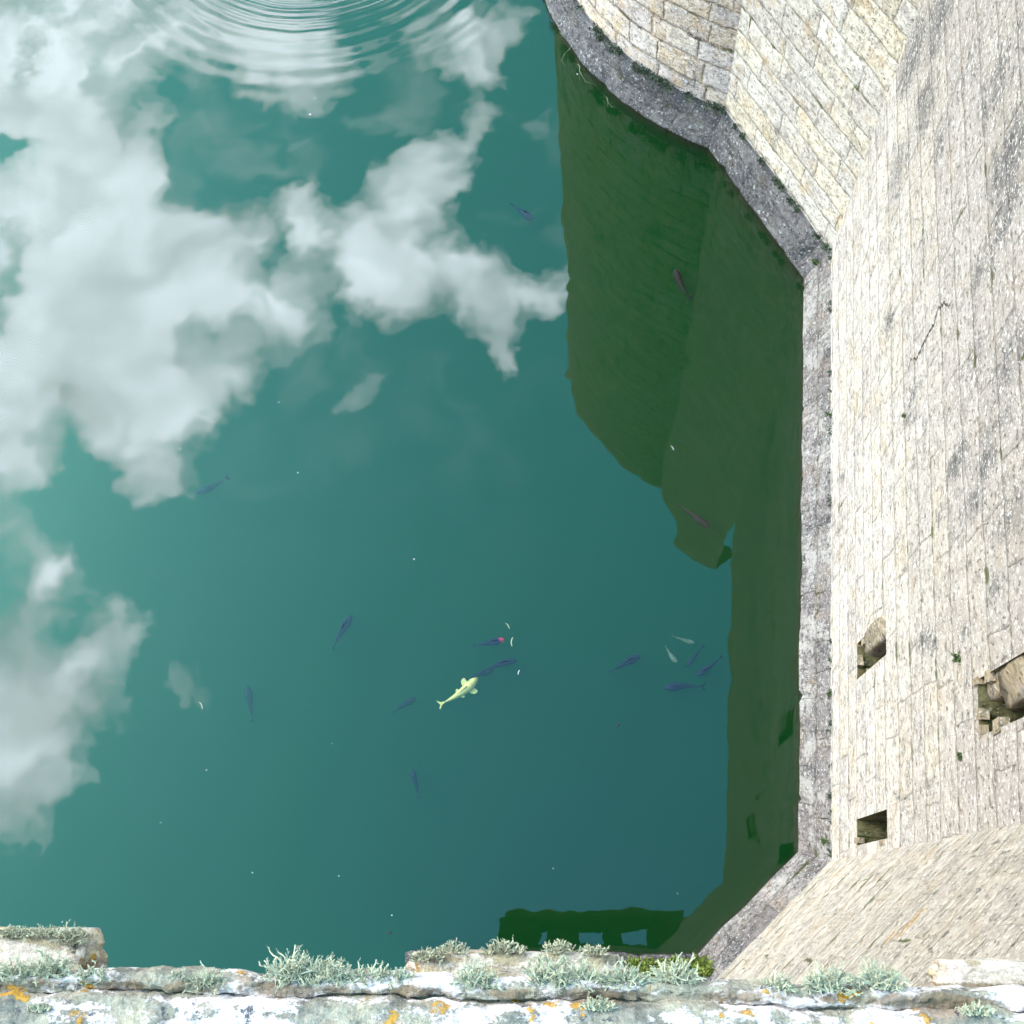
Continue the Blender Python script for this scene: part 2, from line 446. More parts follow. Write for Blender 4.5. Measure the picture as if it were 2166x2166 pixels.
def on_main(x, y, a=None, b=None):
    a, b = a or K1, b or K2
    w = (b - a).normalized(); nn = Vector((w.y, -w.x))
    d = ray(x, y); n3 = Vector((nn.x, nn.y, 0)); k = (nn.dot(a) - n3.dot(CAM)) / n3.dot(d)
    p = CAM + d * k
    return (p.xy - a).dot(w), p.z


_a, _b = on_main(1916, 799), on_main(2019, 611)
CRK = ((_a[0] + _b[0]) / 2, _a[1], _b[1])
GREYPAL = [(0, (.17, .165, .18)), (.3, (.24, .23, .245)), (.6, (.27, .255, .265)), (1, (.18, .175, .185))]
PALEPAL = [(0, (.60, .54, .42)), (.25, (.62, .58, .49)), (.5, (.60, .59, .57)), (.75, (.52, .49, .47)), (1, (.64, .62, .59))]
m_round = stone('tower_stone', 0.40, 0.80, seed=1.0, dark=0.50, white=0.5, moss=0.12, joint=0.026, warm=0.7, tone=1.5, jvis=1.0, flat=0.2, tint=(1.02, 0.97, 1.0), bleach=0.4)
m_facet = stone('facet_stone', 0.42, 0.95, PALEPAL, seed=2.0, dark=0.05, white=0.35, moss=0.02, joint=0.014, warm=0.6, tone=1.22, jvis=0.5, flat=0.3, tint=(1.02, 1, .96), bleach=0.5)
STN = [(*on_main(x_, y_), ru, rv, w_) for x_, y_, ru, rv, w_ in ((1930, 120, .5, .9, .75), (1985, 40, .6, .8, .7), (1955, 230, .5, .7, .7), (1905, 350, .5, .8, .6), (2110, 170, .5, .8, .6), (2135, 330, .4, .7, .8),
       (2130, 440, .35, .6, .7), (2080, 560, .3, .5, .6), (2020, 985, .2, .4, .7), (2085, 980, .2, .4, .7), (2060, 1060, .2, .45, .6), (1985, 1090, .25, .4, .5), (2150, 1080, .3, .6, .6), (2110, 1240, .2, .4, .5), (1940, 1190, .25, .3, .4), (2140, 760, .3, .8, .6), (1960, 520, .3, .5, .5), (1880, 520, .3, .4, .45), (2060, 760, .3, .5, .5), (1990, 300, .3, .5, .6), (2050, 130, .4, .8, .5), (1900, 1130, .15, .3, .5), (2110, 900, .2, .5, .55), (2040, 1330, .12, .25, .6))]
m_main = stone('curtain_stone', 0.45, 1.15, PALEPAL, jvis=0.36, seed=3.0, dark=0.12, white=0.62, moss=0.06, joint=0.015, warm=0.4, crack=[(CRK[0], CRK[1], CRK[2], 0.021, 0.5)], flat=0.55, stains_and_shade=STN, tint=(1.01, 1, .98), tone=1.06, bleach=0.7, greyup=(2.6, 7.5, 0.65))
OCH = [(*on_main(x_, y_, K2, K3), ru, rv, w_) for x_, y_, ru, rv, w_ in ((1925, 1952, .22, .10, 1.0), (1880, 1985, .15, .07, .8), (1800, 1990, .15, .05, .7), (1622, 1955, .05, .04, .9), (2010, 1905, .2, .1, .5))]
PIT_SHADE = [(*on_main(x_, y_, K2, K3), ru, rv, w_) for x_, y_, ru, rv, w_ in ((1742, 1936, .035, .05, 1.1), (2068, 1884, .03, .06, 1.1), (1855, 1850, .03, .04, 1.0), (2000, 1975, .04, .05, .9), (1985, 1800, .05, .05, .8))]  # dark spots painted in for the shade inside small pits
m_low = stone('turret_stone', 0.45, 1.15, PALEPAL, jvis=0.14, seed=4.0, dark=0.15, white=0.6, moss=0.32, joint=0.010, warm=0.55, flat=0.8, tone=1.0, tint=(1.02, 1, .92), ochre=OCH, stains_and_shade=PIT_SHADE, bleach=0.5, greyup=(1.5, 8, 0.5))
m_plinth = stone('plinth_stone', 0.9, 1.6, GREYPAL, jvis=0.45, seed=5.0, dark=0.85, white=0.34, moss=0.12, joint=0.010, warm=0.12, darkbase=(0.10, 0.36, 0.8), tone=0.66, tint=(.97, 1.0, 1.02), bleach=0.2)
m_plinth2 = stone('plinth_stone_pale', 0.9, 1.3, [(0, (.26, .24, .24)), (.5, (.34, .31, .30)), (1, (.30, .27, .27))], jvis=0.6, seed=15.0, dark=0.50, white=0.50, moss=0.16, joint=0.012, warm=0.35, darkbase=(0.06, 0.22, 0.6), tone=0.68, tint=(.98, 1, 1.02), bleach=0.75)
m_block = stone('block_stone', 3.0, 5.0, [(0, (.40, .33, .22)), (1, (.42, .36, .26))], seed=9.0, dark=0.3, white=0.3, moss=0.3, joint=0.001, jvis=0.0, tone=0.9)
m_gate = stone('gatehouse_stone', 0.40, 0.7, seed=6.0, dark=0.3, white=0.5, moss=0.3)
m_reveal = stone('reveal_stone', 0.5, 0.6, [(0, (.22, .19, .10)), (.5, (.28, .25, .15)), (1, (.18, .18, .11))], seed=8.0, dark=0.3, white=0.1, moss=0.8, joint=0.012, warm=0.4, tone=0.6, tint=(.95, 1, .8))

ZW = HP - 0.06
# ---- drum tower with its flat side
tower = empty('drum_tower', (TOW_C.x, TOW_C.y, 0), 'big round tower of coursed stone with a dark sloping plinth in the water', 'tower')
AE = R_(20)
N = 90
mb = MB(); pts = arc_pts(TOW_R - INS, A0, AE, N); L = (A0 - AE) * (TOW_R - INS)
for i in range(N):
    p, q = pts[i], pts[i + 1]; ua, ub = L * i / N, L * (i + 1) / N
    za, zb = (TOP_T + 0.10 * mnoise.noise(Vector((x_.x * 1.7, x_.y * 1.7, 0))) for x_ in (p, q))
    mb.face([(q.x, q.y, ZW), (p.x, p.y, ZW), (p.x, p.y, za), (q.x, q.y, zb)], [(ub, ZW), (ua, ZW), (ua, za), (ub, zb)])
    ip, iq = TOW_C + (p - TOW_C) * 0.85, TOW_C + (q - TOW_C) * 0.85
    mb.face([(q.x, q.y, zb), (p.x, p.y, za), (ip.x, ip.y, TOP_T), (iq.x, iq.y, TOP_T)])
    mb.face([(iq.x, iq.y, TOP_T), (ip.x, ip.y, TOP_T), (ip.x, ip.y, TOP_T - 2), (iq.x, iq.y, TOP_T - 2)])
mb.build('round_wall', tower, [m_round], smooth=False)
mb = MB(); fd = (K1 - K0).normalized(); fn = Vector((fd.y, -fd.x)); fn = fn if fn.dot(K0) > 0 else -fn


def facet_top(t_):
    z = 16.9 if t_ < 0.34 else lerp(18.6, 15.6, (t_ - 0.34) / 0.66)
    return z + 0.10 * mnoise.noise(Vector((t_ * 9, 3, 1)))


seg_walls(mb, K0, K1, ZW, TOP_T, 24, 0.0, facet_top)
for i in range(24):
    p, q = lerp(K0, K1, i / 24), lerp(K0, K1, (i + 1) / 24)
    za, zb = facet_top(i / 24), facet_top((i + 1) / 24)
    p2, q2 = p + fn * 0.8, q + fn * 0.8
    mb.face([(p.x, p.y, za), (q.x, q.y, zb), (q2.x, q2.y, zb), (p2.x, p2.y, za)])
mb.build('flat_wall', tower, [m_facet])
mb = MB()
aO = math.atan2((C0 - TOW_C).y, (C0 - TOW_C).x) % (2 * math.pi)
po = lambda t_: TOW_C + Vector((math.cos(lerp(aO, AE, 1 - t_)), math.sin(lerp(aO, AE, 1 - t_)))) * TOW_R
pi_ = lambda t_: TOW_C + Vector((math.cos(lerp(A0, AE, 1 - t_)), math.sin(lerp(A0, AE, 1 - t_)))) * (TOW_R - INS)
plinth_run(mb, po, pi_, 120, L, step=True)
plinth_run(mb, lambda t_: lerp(C0, C1, t_), lambda t_: lerp(K0, K1, t_), 24, (C1 - C0).length, 40.0)
mb.build('plinth', tower, [m_plinth])

# ---- curtain wall with its openings
curtain = empty('curtain_wall', ((C1.x + C2.x) / 2, (C1.y + C2.y) / 2, 0), 'tall pale weathered stone wall along the right with a crack and square holes', 'wall')
LM = (K2 - K1).length


def main_pt(u, v, dep=0.0):
    p = K1 + ud * u + un * dep
    return Vector((p.x, p.y, v))


HOLES_M = []
for quad in (((1812, 1372), (1814, 1430), (1875, 1391), (1873, 1291)), ((1814, 1729), (1812, 1786), (1877, 1776), (1876, 1716)), ((2069, 1424), (2069, 1551), (2166, 1526), (2166, 1393))):
    q = [on_main(*p) for p in quad]
    ua = (q[0][0] + q[3][0]) / 2; ub = (q[1][0] + q[2][0]) / 2; va = (q[0][1] + q[1][1]) / 2; vb = (q[2][1] + q[3][1]) / 2
    HOLES_M.append([ua, ub, va, vb])
HOLES_M[2][3] += 0.25
us = sorted({0.0, LM, *(h[0] for h in HOLES_M), *(h[1] for h in HOLES_M)}); vs = sorted({ZW, TOP_M, *(h[2] for h in HOLES_M), *(h[3] for h in HOLES_M)})
mb = MB()
for i in range(len(us) - 1):
    for k in range(len(vs) - 1):
        cu, cv = (us[i] + us[i + 1]) / 2, (vs[k] + vs[k + 1]) / 2
        if any(h[0] < cu < h[1] and h[2] < cv < h[3] for h in HOLES_M): continue
        q = [(us[i], vs[k]), (us[i + 1], vs[k]), (us[i + 1], vs[k + 1]), (us[i], vs[k + 1])]
        mb.face([main_pt(*p) for p in q], q)
mb.face([main_pt(0, TOP_M), main_pt(LM, TOP_M), main_pt(LM, TOP_M, 2), main_pt(0, TOP_M, 2)])
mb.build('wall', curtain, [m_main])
for hi, (ua, ub, va, vb) in enumerate(HOLES_M):
    mb = MB(); dp = (0.8, 0.9, 1.3)[hi]
    nq = 6
    def rim(u, v, d):
        j = 0.035 * d / dp
        return main_pt(u + j * mnoise.noise(Vector((u * 9, v * 9, hi))) * 2, v + j * mnoise.noise(Vector((u * 9 + 4, v * 9, d * 9))) * 2, d)
    ring = [(lerp(ua, ub, i / nq), va) for i in range(nq)] + [(ub, lerp(va, vb, i / nq)) for i in range(nq)] + [(lerp(ub, ua, i / nq), vb) for i in range(nq)] + [(ua, lerp(vb, va, i / nq)) for i in range(nq)]
    nr = len(ring); ds = [0, dp * 0.25, dp * 0.5, dp * 0.75, dp]
    for a in range(4):
        for i in range(nr):
            p, q = ring[i], ring[(i + 1) % nr]
            mb.face([rim(*p, ds[a]), rim(*q, ds[a]), rim(*q, ds[a + 1]), rim(*p, ds[a + 1])], [(i * .12, ds[a]), (i * .12 + .12, ds[a]), (i * .12 + .12, ds[a + 1]), (i * .12, ds[a + 1])])
    mb.face([rim(*p, dp) for p in ring], [p for p in ring])
    mb.build('opening', curtain, [m_reveal])
    bm = bmesh.new(); uvl = bm.loops.layers.uv.new('UVMap'); off_ = curtain.matrix_world.translation
    rr_ = random.Random(hi + 20)
    for i in range((8, 3, 7)[hi]):
        u_, v_ = ring[rr_.randrange(nr)]; u_ += rr_.uniform(-.04, .04); v_ += rr_.uniform(-.04, .04)
        res = bmesh.ops.create_cube(bm, size=1.7)
        a_, b_, c_ = rr_.uniform(.025, .07), rr_.uniform(.03, .06), rr_.uniform(.03, .09)
        for v in res['verts']:
            c = v.co + mnoise.noise_vector(v.co * 1.4 + Vector((i, hi, 0))) * .35
            v.co = main_pt(u_ + c.x * a_, v_ + c.z * c_, 0.03 + c.y * b_ * 0.8) - off_
    for f in bm.faces:
        for l in f.loops:
            w = l.vert.co + off_; l[uvl].uv = ((w.xy - K1).dot(ud), w.z + (w.xy - K1).dot(un))
    me = bpy.data.meshes.new('worn_edge'); bm.to_mesh(me); bm.free(); link('worn_edge', me, curtain, [m_block])
mb = MB(); plinth_run(mb, lambda t_: lerp(C1, C2, t_), lambda t_: lerp(K1, K2, t_), 150, LM)
mb.build('plinth', curtain, [m_plinth2])


def rough_block(name, parent, mt, ctr, ax, ay, az, seed, cuts=4, amt=0.12):
    """a broken, rounded lump of stone spanning half-axes ax, ay, az"""
    bm = bmesh.new(); bmesh.ops.create_cube(bm, size=2)
    bmesh.ops.subdivide_edges(bm, edges=bm.edges[:], cuts=cuts, use_grid_fill=True)
    uvl = bm.loops.layers.uv.new('UVMap')
    off = parent.matrix_world.translation if parent else Vector()
    for v in bm.verts:
        c = v.co.copy()
        r = max(abs(c.x), abs(c.y), abs(c.z)); sph = c.normalized() * r
        c = c.lerp(sph * 1.15, 0.16)
        c += mnoise.noise_vector(c * 1.6 + Vector((seed, 0, 0))) * amt + mnoise.noise_vector(c * 5 + Vector((seed, 3, 0))) * amt * 0.3
        v.co = ctr + ax * c.x + ay * c.y + az * c.z - off
    for f in bm.faces:
        f.smooth = True
        for l in f.loops:
            w = l.vert.co + off; l[uvl].uv = (w.x + w.y * 0.7, w.z + w.y * 0.4)
    me = bpy.data.meshes.new(name); bm.to_mesh(me); bm.free()
    return link(name, me, parent, [mt])


u3 = Vector((ud.x, ud.y, 0)); n3 = Vector((un.x, un.y, 0)); z3 = Vector((0, 0, 1))
h = HOLES_M[0]
rough_block('broken_stone', curtain, m_block, main_pt(h[0] + 0.10, lerp(h[2], h[3], 0.66), 0.14), u3 * 0.14, n3 * 0.16, z3 * (h[3] - h[2]) * 0.32, 1.0, amt=0.2)
h = HOLES_M[2]
rough_block('broken_stone', curtain, m_block, main_pt(h[0] + 0.14, lerp(h[2], h[3], 0.60), 0.24), u3 * 0.17, n3 * 0.22, z3 * (h[3] - h[2]) * 0.24, 5.0, amt=0.22)
rough_block('broken_stone', curtain, m_block, main_pt(h[0] + 0.08, lerp(h[2], h[3], 0.22), 0.20), u3 * 0.10, n3 * 0.16, z3 * (h[3] - h[2]) * 0.14, 8.0, amt=0.22)

# ---- angled turret wall in the corner
turret = empty('angled_wall', ((C2.x + C3.x) / 2, (C2.y + C3.y) / 2, 0), 'slanting cream stone wall face in the lower right corner behind the ledge', 'wall')
mb = MB(); seg_walls(mb, K2, K3, ZW, TOP_M, 8)
fd = (K3 - K2).normalized(); fn = Vector((fd.y, -fd.x)); fn = fn if fn.dot(K2) > 0 else -fn
a, b = K2 + fn * 1.5, K3 + fn * 1.5
mb.face([(K2.x, K2.y, TOP_M), (K3.x, K3.y, TOP_M), (b.x, b.y, TOP_M), (a.x, a.y, TOP_M)])
mb.build('wall', turret, [m_low])
mb = MB(); plinth_run(mb, lambda t_: lerp(C2, C3, t_), lambda t_: lerp(K2, K3, t_), 24, (C3 - C2).length, 70)
mb.build('plinth', turret, [m_plinth2])

# ---- wall under the camera
gate = empty('gatehouse_wall', (0, YB, 0), 'wall foot with a mossy ledge at the water line below the parapet', 'wall')
XL, XR = -2.3, K3.x
YW = YB - INS
mb = MB(); seg_walls(mb, Vector((XL, YW)), Vector((XR, YW)), ZW, TOP_G, 4)
mb.face([(XL, YW, TOP_G), (XR + 1.2, YW, TOP_G), (XR + 1.2, YW - 1.5, TOP_G), (XL, YW - 1.5, TOP_G)])
mb.face([(XL, YW - 1.5, ZW), (XL, YW, ZW), (XL, YW, TOP_G), (XL, YW - 1.5, TOP_G)], [(0, ZW), (1.5, ZW), (1.5, TOP_G), (0, TOP_G)])
mb.face([(XR, YW, TOP_M), (XR + 1.2, YW, TOP_M), (XR + 1.2, YW, TOP_G), (XR, YW, TOP_G)], [(0, 0), (1.2, 0), (1.2, 1.8), (0, 1.8)])
mb.build('wall', gate, [m_gate])
mb = MB(); plinth_run(mb, lambda t_: Vector((lerp(XL - 0.1, C3.x, t_), YB)), lambda t_: Vector((lerp(XL, K3.x, t_), YW)), 40, 4.0, 90)
mb.build('plinth', gate, [m_plinth])

# ------------------------------------------------------------------ parapet in the foreground
ZS = 14.08                                  # top of the weathered ledge


def ledge_material(name, ca, cb, wamt):
    m, t, out = mat(name)
    g = node(t, 'ShaderNodeNewGeometry', out=None); pos = X(t, g.outputs['Position'])
    n1 = NZ(t, pos, 22, 6, 0.6); n2 = NZ(t, VM(t, 'MULTIPLY', pos, (1, 1.5, 1)), 70, 6, 0.68); n3_ = NZ(t, pos, 320, 5, 0.75); n4 = NZ(t, pos, 900, 3, 0.7)
    col = MIX(t, SS(t, n1, 0.38, 0.62), (*ca, 1), (*cb, 1))
    col = VM(t, 'SCALE', col, SS(t, n2 * 0.4 + n3_ * 0.35 + n4 * 0.25, 0.34, 0.64, 0.45, 1.35))
    col = MIX(t, SS(t, NZ(t, VM(t, 'ADD', pos, (3, 1, 0)), 38, 5, 0.6), 0.56, 0.68) * 0.7, col, (.32, .21, .15, 1))     # pinkish crust
    wn = NZ(t, VM(t, 'MULTIPLY', VM(t, 'ADD', pos, (7, 2, 0)), (0.55, 1.3, 1)), 27, 7, 0.62)
    wm = SS(t, wn + (n3_ - 0.5) * 0.16 + (n2 - 0.5) * 0.15, 0.475, 0.525)
    col = MIX(t, SS(t, wn + (n3_ - 0.5) * 0.16 + (n2 - 0.5) * 0.15, 0.475, 0.525) * wamt, col, VM(t, 'SCALE', XYZ(t, .56, .45, .42), SS(t, n2 * 0.45 + n3_ * 0.35 + n4 * 0.2, 0.34, 0.62, 0.62, 1.22)))  # white crust
    col = MIX(t, SS(t, NZ(t, VM(t, 'ADD', pos, (1, 9, 4)), 60, 6, 0.7), 0.61, 0.66) * 0.9, col, (.055, .05, .06, 1))          # black crust
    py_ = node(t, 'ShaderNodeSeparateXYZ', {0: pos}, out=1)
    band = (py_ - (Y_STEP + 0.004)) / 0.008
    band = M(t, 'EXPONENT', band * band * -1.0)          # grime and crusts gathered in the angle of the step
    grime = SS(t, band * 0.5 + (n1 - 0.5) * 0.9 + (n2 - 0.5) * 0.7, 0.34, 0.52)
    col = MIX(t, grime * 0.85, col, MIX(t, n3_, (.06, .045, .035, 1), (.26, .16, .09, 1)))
    og = SS(t, band * 0.025 + NZ(t, VM(t, 'ADD', pos, (4, 4, 4)), 34, 3, 0.5) + (n2 - 0.5) * 0.5, 0.66, 0.70)
    col = MIX(t, og * 0.9, col, MIX(t, n3_, (.30, .11, .01, 1), (.50, .26, .03, 1)))     # orange crust
    hh = n1 * 0.005 + n2 * 0.005 + n3_ * 0.0022 + n4 * 0.0008 + wm * 0.0008 + og * 0.001
    bmp = node(t, 'ShaderNodeBump', {'Height': hh, 'Strength': 0.8, 'Distance': 1.0})
    b = node(t, 'ShaderNodeBsdfPrincipled', {'Base Color': col, 'Roughness': 0.92, 'Normal': bmp, 'Specular IOR Level': 0.1})
    t.links.new(b.s, out.inputs[0])
    return m


parapet = empty('parapet', (0, -0.2, 13.0), 'white and grey lichen-crusted stone parapet ledge along the bottom edge', 'parapet')
Y_EDGE = hz(1083, 2062, ZS).y
Y_STEP = hz(1083, 2112, ZS).y
m_ledge = ledge_material('ledge_stone', (.31, .255, .19), (.17, .145, .12), 0.95)
PB = -0.54                                  # back of the parapet


def nz(x, y, z, s): return mnoise.fractal(Vector((x * s, y * s, z)), 0.7, 2.1, 5)


def coping_part(x0, x1, nx):
    prof = []   # (y offset from the lip, z, weight of noise)
    ys = [(-0.16, -1.08, 0.1), (-0.16, -0.20, 0.3), (-0.02, -0.15, 0.8), (-0.006, -0.05, 1), (-0.002, -0.022, 1), (-0.001, -0.008, 1), (-0.003, -0.002, 1)]
    for y, z, w in ys: prof.append((Y_EDGE + y, ZS + z, w))
    k = 14
    for i in range(1, k + 1):
        y = lerp(Y_EDGE - 0.003, Y_STEP, i / k); prof.append((y, ZS + 0.006 * math.sin(i / k * 2.6), 1))
    for (dy, dzz) in ((0.0, -0.0012), (-0.0016, -0.0016), (-0.0022, 0.001), (-0.001, 0.010), (-0.004, 0.018), (-0.007, 0.0205), (-0.011, 0.0215)): prof.append((Y_STEP + dy, ZS + dzz, 1))
    for i in range(1, 26): prof.append((Y_STEP - 0.011 - i * 0.0035, ZS + 0.0215 + 0.003 * math.sin(i * 0.5), 1))
    prof += [(-0.25, ZS + 0.02, 1), (PB, ZS, 0.3), (PB, 13.0, 0)]
    mb = MB(); g = []
    for (y, z, w) in prof:
        row = []
        for i in range(nx + 1):
            x = lerp(x0, x1, i / nx)
            dy_ = w * (0.0045 * nz(x, 0.3 if z < ZS + 0.004 else 5.1, 1, 9) + 0.0018 * nz(x, y, z, 55))
            dz_ = w * (0.005 * nz(x, y * 1.5, 2, 16) + 0.0024 * nz(x, y, 5, 70))
            row.append(Vector((x, y + dy_, z + dz_)))
        g.append(row)
    for a in range(len(prof) - 1):
        for i in range(nx):
            mb.face([g[a][i], g[a][i + 1], g[a + 1][i + 1], g[a + 1][i]])
    mb.face([g[a][0] for a in range(len(prof))]); mb.face([g[a][nx] for a in range(len(prof))][::-1])
    return mb


mb = coping_part(-0.80, 0.62, 620); mb.build('coping', parapet, [m_ledge], smooth=True, merge=0)
mb = coping_part(-2.2, -0.805, 60); mb.build('coping', parapet, [m_ledge], smooth=True, merge=0)
mb = coping_part(0.625, K3.x + 0.80, 40); mb.build('coping', parapet, [m_ledge], smooth=True, merge=0)
mb = MB(); mb.box((-2.2, PB, 12.75), (K3.x + 0.80, Y_EDGE - 0.155, 13.0)); mb.build('lintel_course', parapet, [m_gate])
for xa, xb in ((-2.2, -1.32), (-1.08, -0.30), (0.27, 0.68), (1.27, K3.x + 0.80)):
    mb = MB()
    for k, (ya, za, zb) in enumerate(((Y_EDGE - 0.17, 12.45, 12.75), (Y_EDGE - 0.33, 12.15, 12.449), (Y_EDGE - 0.48, 11.85, 12.149))):
        mb.box((xa, YW - 0.1, za), (xb, ya, zb))
    mb.build('corbel', parapet, [m_gate])


def moulding(x0p, x1p, ytop, ybot, z, seed, th=0.022):
    """a length of worn string course below the ledge, from photo pixels"""
    a, b = hz(x0p, ytop, z), hz(x1p, ytop, z)
    yb_ = min(hz((x0p + x1p) / 2, ybot, z).y, Y_EDGE - 0.03)
    ctr = Vector(((a.x + b.x) / 2, (a.y + yb_) / 2, z - th))
    return rough_block('string_course', parapet, m_mould, ctr, Vector(((b.x - a.x) / 2, 0, 0)), Vector((0, (a.y - yb_) / 2, 0)), Vector((0, 0, th)), seed, cuts=14, amt=0.16), a.y


m_mould = ledge_material('moulding_stone', (.46, .34, .22), (.36, .28, .18), 0.5)
ZM = 13.93
moulding(872, 1306, 2013, 2060, ZM, 2.0)
moulding(-260, 185, 1962, 2060, ZM, 7.0)
moulding(1995, 2400, 2032, 2100, ZM, 11.0)

# ------------------------------------------------------------------ lichen tufts


def plain(name, c0, c1, scale=60, rough=0.85, trans=0.0):
    m, t, out = mat(name)
    tc = node(t, 'ShaderNodeTexCoord', out='Object')
    col = MIX(t, NZ(t, tc, scale, 4, 0.6), (*c0, 1), (*c1, 1))
    b = node(t, 'ShaderNodeBsdfPrincipled', {'Base Color': col, 'Roughness': rough, 'Specular IOR Level': 0.2})
    if trans:
        tr = node(t, 'ShaderNodeBsdfTranslucent', {'Color': col}); b = node(t, 'ShaderNodeMixShader', {0: trans, 1: b, 2: tr})
    t.links.new(b.s, out.inputs[0])
    return m


m_lichen = plain('lichen_green_grey', (.28, .255, .155), (.52, .465, .33), 120, 0.9, 0.1)
m_leaf = plain('leaf_green', (.035, .05, .018), (.11, .13, .05), 40)
m_moss = plain('moss_green', (.05, .075, .012), (.20, .22, .04), 25)
m_dmoss = plain('moss_dark', (.02, .025, .02), (.09, .10, .06), 20)


def strand_mesh(seeds, width):
    """seeds: list of (origin, direction, length, forks)"""
    V, Fc = [], []
    rnd = random.Random(len(seeds) * 31 + 5)
    stack = list(seeds)
    while stack:
        o, d, ln, fk, w = stack.pop()
        segs = 5; p = Vector(o); d = Vector(d).normalized(); prev = None
        axis = Vector((rnd.uniform(-1, 1), rnd.uniform(-1, 1), rnd.uniform(-1, 1))).normalized()
        for s in range(segs + 1):
            k = s / segs
            sd = d.cross(axis).normalized(); sn = d.cross(sd).normalized()
            ww = w * (1 - 0.5 * k)
            i = len(V)
            V += [p + sd * ww, p - sd * ww, p + sn * ww * 0.5]
            if prev is not None:
                for a in range(3): Fc.append((prev + a, prev + (a + 1) % 3, i + (a + 1) % 3, i + a))
            prev = i
            if fk and s in (2, 3, 4) and rnd.random() < 0.8:
                nd = (d + Vector((rnd.uniform(-1, 1), rnd.uniform(-1, 1), rnd.uniform(-1, 1))) * 0.95)
                stack.append((p.copy(), nd, ln * rnd.uniform(0.28, 0.5), fk - 1, ww * 0.8))
            d = (d + Vector((rnd.uniform(-1, 1), rnd.uniform(-1, 1), rnd.uniform(-1, 1))) * 0.42).normalized()
            p = p + d * (ln / segs)
    me = bpy.data.meshes.new('strands'); me.from_pydata(V, [], Fc)
    return me


def tuft_mesh(seed, w, h, dens=1.0):
    """bushy, forked lichen: spread w along x, reaching h outwards"""
    rnd = random.Random(seed); seeds = []
    for i in range(int(85 * dens * (0.6 + w / 0.05))):
        x = max(-.42, min(.42, rnd.gauss(0, 0.22))) * w; y = rnd.uniform(-0.16, 0.20) * h
        d = Vector((x / w * 1.7 + rnd.uniform(-.5, .5), rnd.uniform(0.2, 1.0), rnd.uniform(-0.3, 0.9)))
        ln = h * rnd.uniform(0.40, 0.80) * (1 - 0.5 * abs(x / w * 1.8))
        seeds.append((Vector((x, y, rnd.uniform(-.002, .004))), d, ln, 2, rnd.uniform(0.0007, 0.0012)))
    return strand_mesh(seeds, 0)


# base x, base y, width, height in photo px; height of what it sits on; label
TUFTS = [
    (40, 2085, 110, 90, ZS, 'large pale lichen tuft at the far left end of the ledge, left of its neighbour'),
    (105, 2072, 90, 90, ZS, 'dense lichen tuft at the left end, beneath the lump of string course'),
    (195, 2082, 85, 65, ZS, 'lichen tuft just right of the dark broken end of the left string course'),
    (440, 2100, 85, 85, ZS, 'lone upright lichen tuft left of the orange crusts'),
    (385, 2075, 45, 40, ZS, 'small pale lichen sprig left of the lone upright tuft'),
    (620, 2085, 120, 115, ZS, 'tallest lichen tuft, left end of the wide clump'),
    (705, 2092, 120, 105, ZS, 'middle lichen tuft of the wide clump left of centre'),
    (785, 2090, 100, 80, ZS, 'dark-based lichen tuft at the right end of the wide clump'),
    (850, 2080, 60, 50, ZS, 'small faint lichen sprig right of the wide clump'),
    (1005, 2098, 100, 95, ZS, 'rounded lichen tuft beside a small orange crust in front of the block'),
    (1160, 2090, 100, 110, ZS, 'left half of the broad lichen pair in front of the block'),
    (1225, 2098, 120, 100, ZS, 'right half of the broad lichen pair in front of the block'),
    (1325, 2092, 75, 85, ZS, 'thin spreading lichen tuft below the right end of the block'),
    (1430, 2080, 90, 85, ZS, 'lichen tuft standing against the green mossy ledge'),
    (1648, 2098, 60, 60, ZS, 'small round lichen tuft left of the pair near the orange patch'),
    (1752, 2098, 100, 85, ZS, 'wide lichen tuft before the slanting wall, left of the dark one'),
    (1855, 2094, 105, 95, ZS, 'dark-hearted lichen tuft above the bright orange patch'),
    (85, 2140, 50, 30, ZS + .02, 'tiny flat lichen sprig on the near slab at lower left'),
    (1265, 2140, 80, 45, ZS + .02, 'flat faint lichen on the near slab below the broad pair'),
    (2065, 2148, 70, 45, ZS + .02, 'faint lichen sprig on the near slab at lower right'),
    (30, 1985, 110, 45, ZM, 'low lichen fringe on the left end of the left string course'),
    (100, 1985, 90, 45, ZM, 'low lichen fringe on the middle of the left string course'),
    (150, 2000, 60, 70, ZM, 'lichen tuft on the dark broken corner of the left string course'),
    (905, 2035, 70, 50, ZM, 'lichen hanging at the left corner of the cream block'),
    (960, 2018, 65, 40, ZM, 'second lichen tuft from the left along the cream block'),
    (1065, 2018, 95, 48, ZM, 'biggest lichen tuft along the top of the cream block'),
    (1185, 2018, 65, 45, ZM, 'fourth lichen tuft from the left along the cream block'),
    (1255, 2020, 65, 35, ZM, 'low lichen tuft near the right corner of the cream block'),
]
for i, (x, y, w, h_, z, lab) in enumerate(TUFTS):
    sc = (CAM.z - z) / F * 1.04
    me = tuft_mesh(i + 3, w * sc * 0.88, h_ * sc * 0.66, 0.75)
    o = link('lichen_tuft', me, None, [m_lichen])
    o.location = hz(x, y - h_ * 0.12, z) + Vector((0, 0, 0.001))
    tag(o, lab, 'lichen', 'lichen tufts on the parapet')

# ------------------------------------------------------------------ moss and wall plants


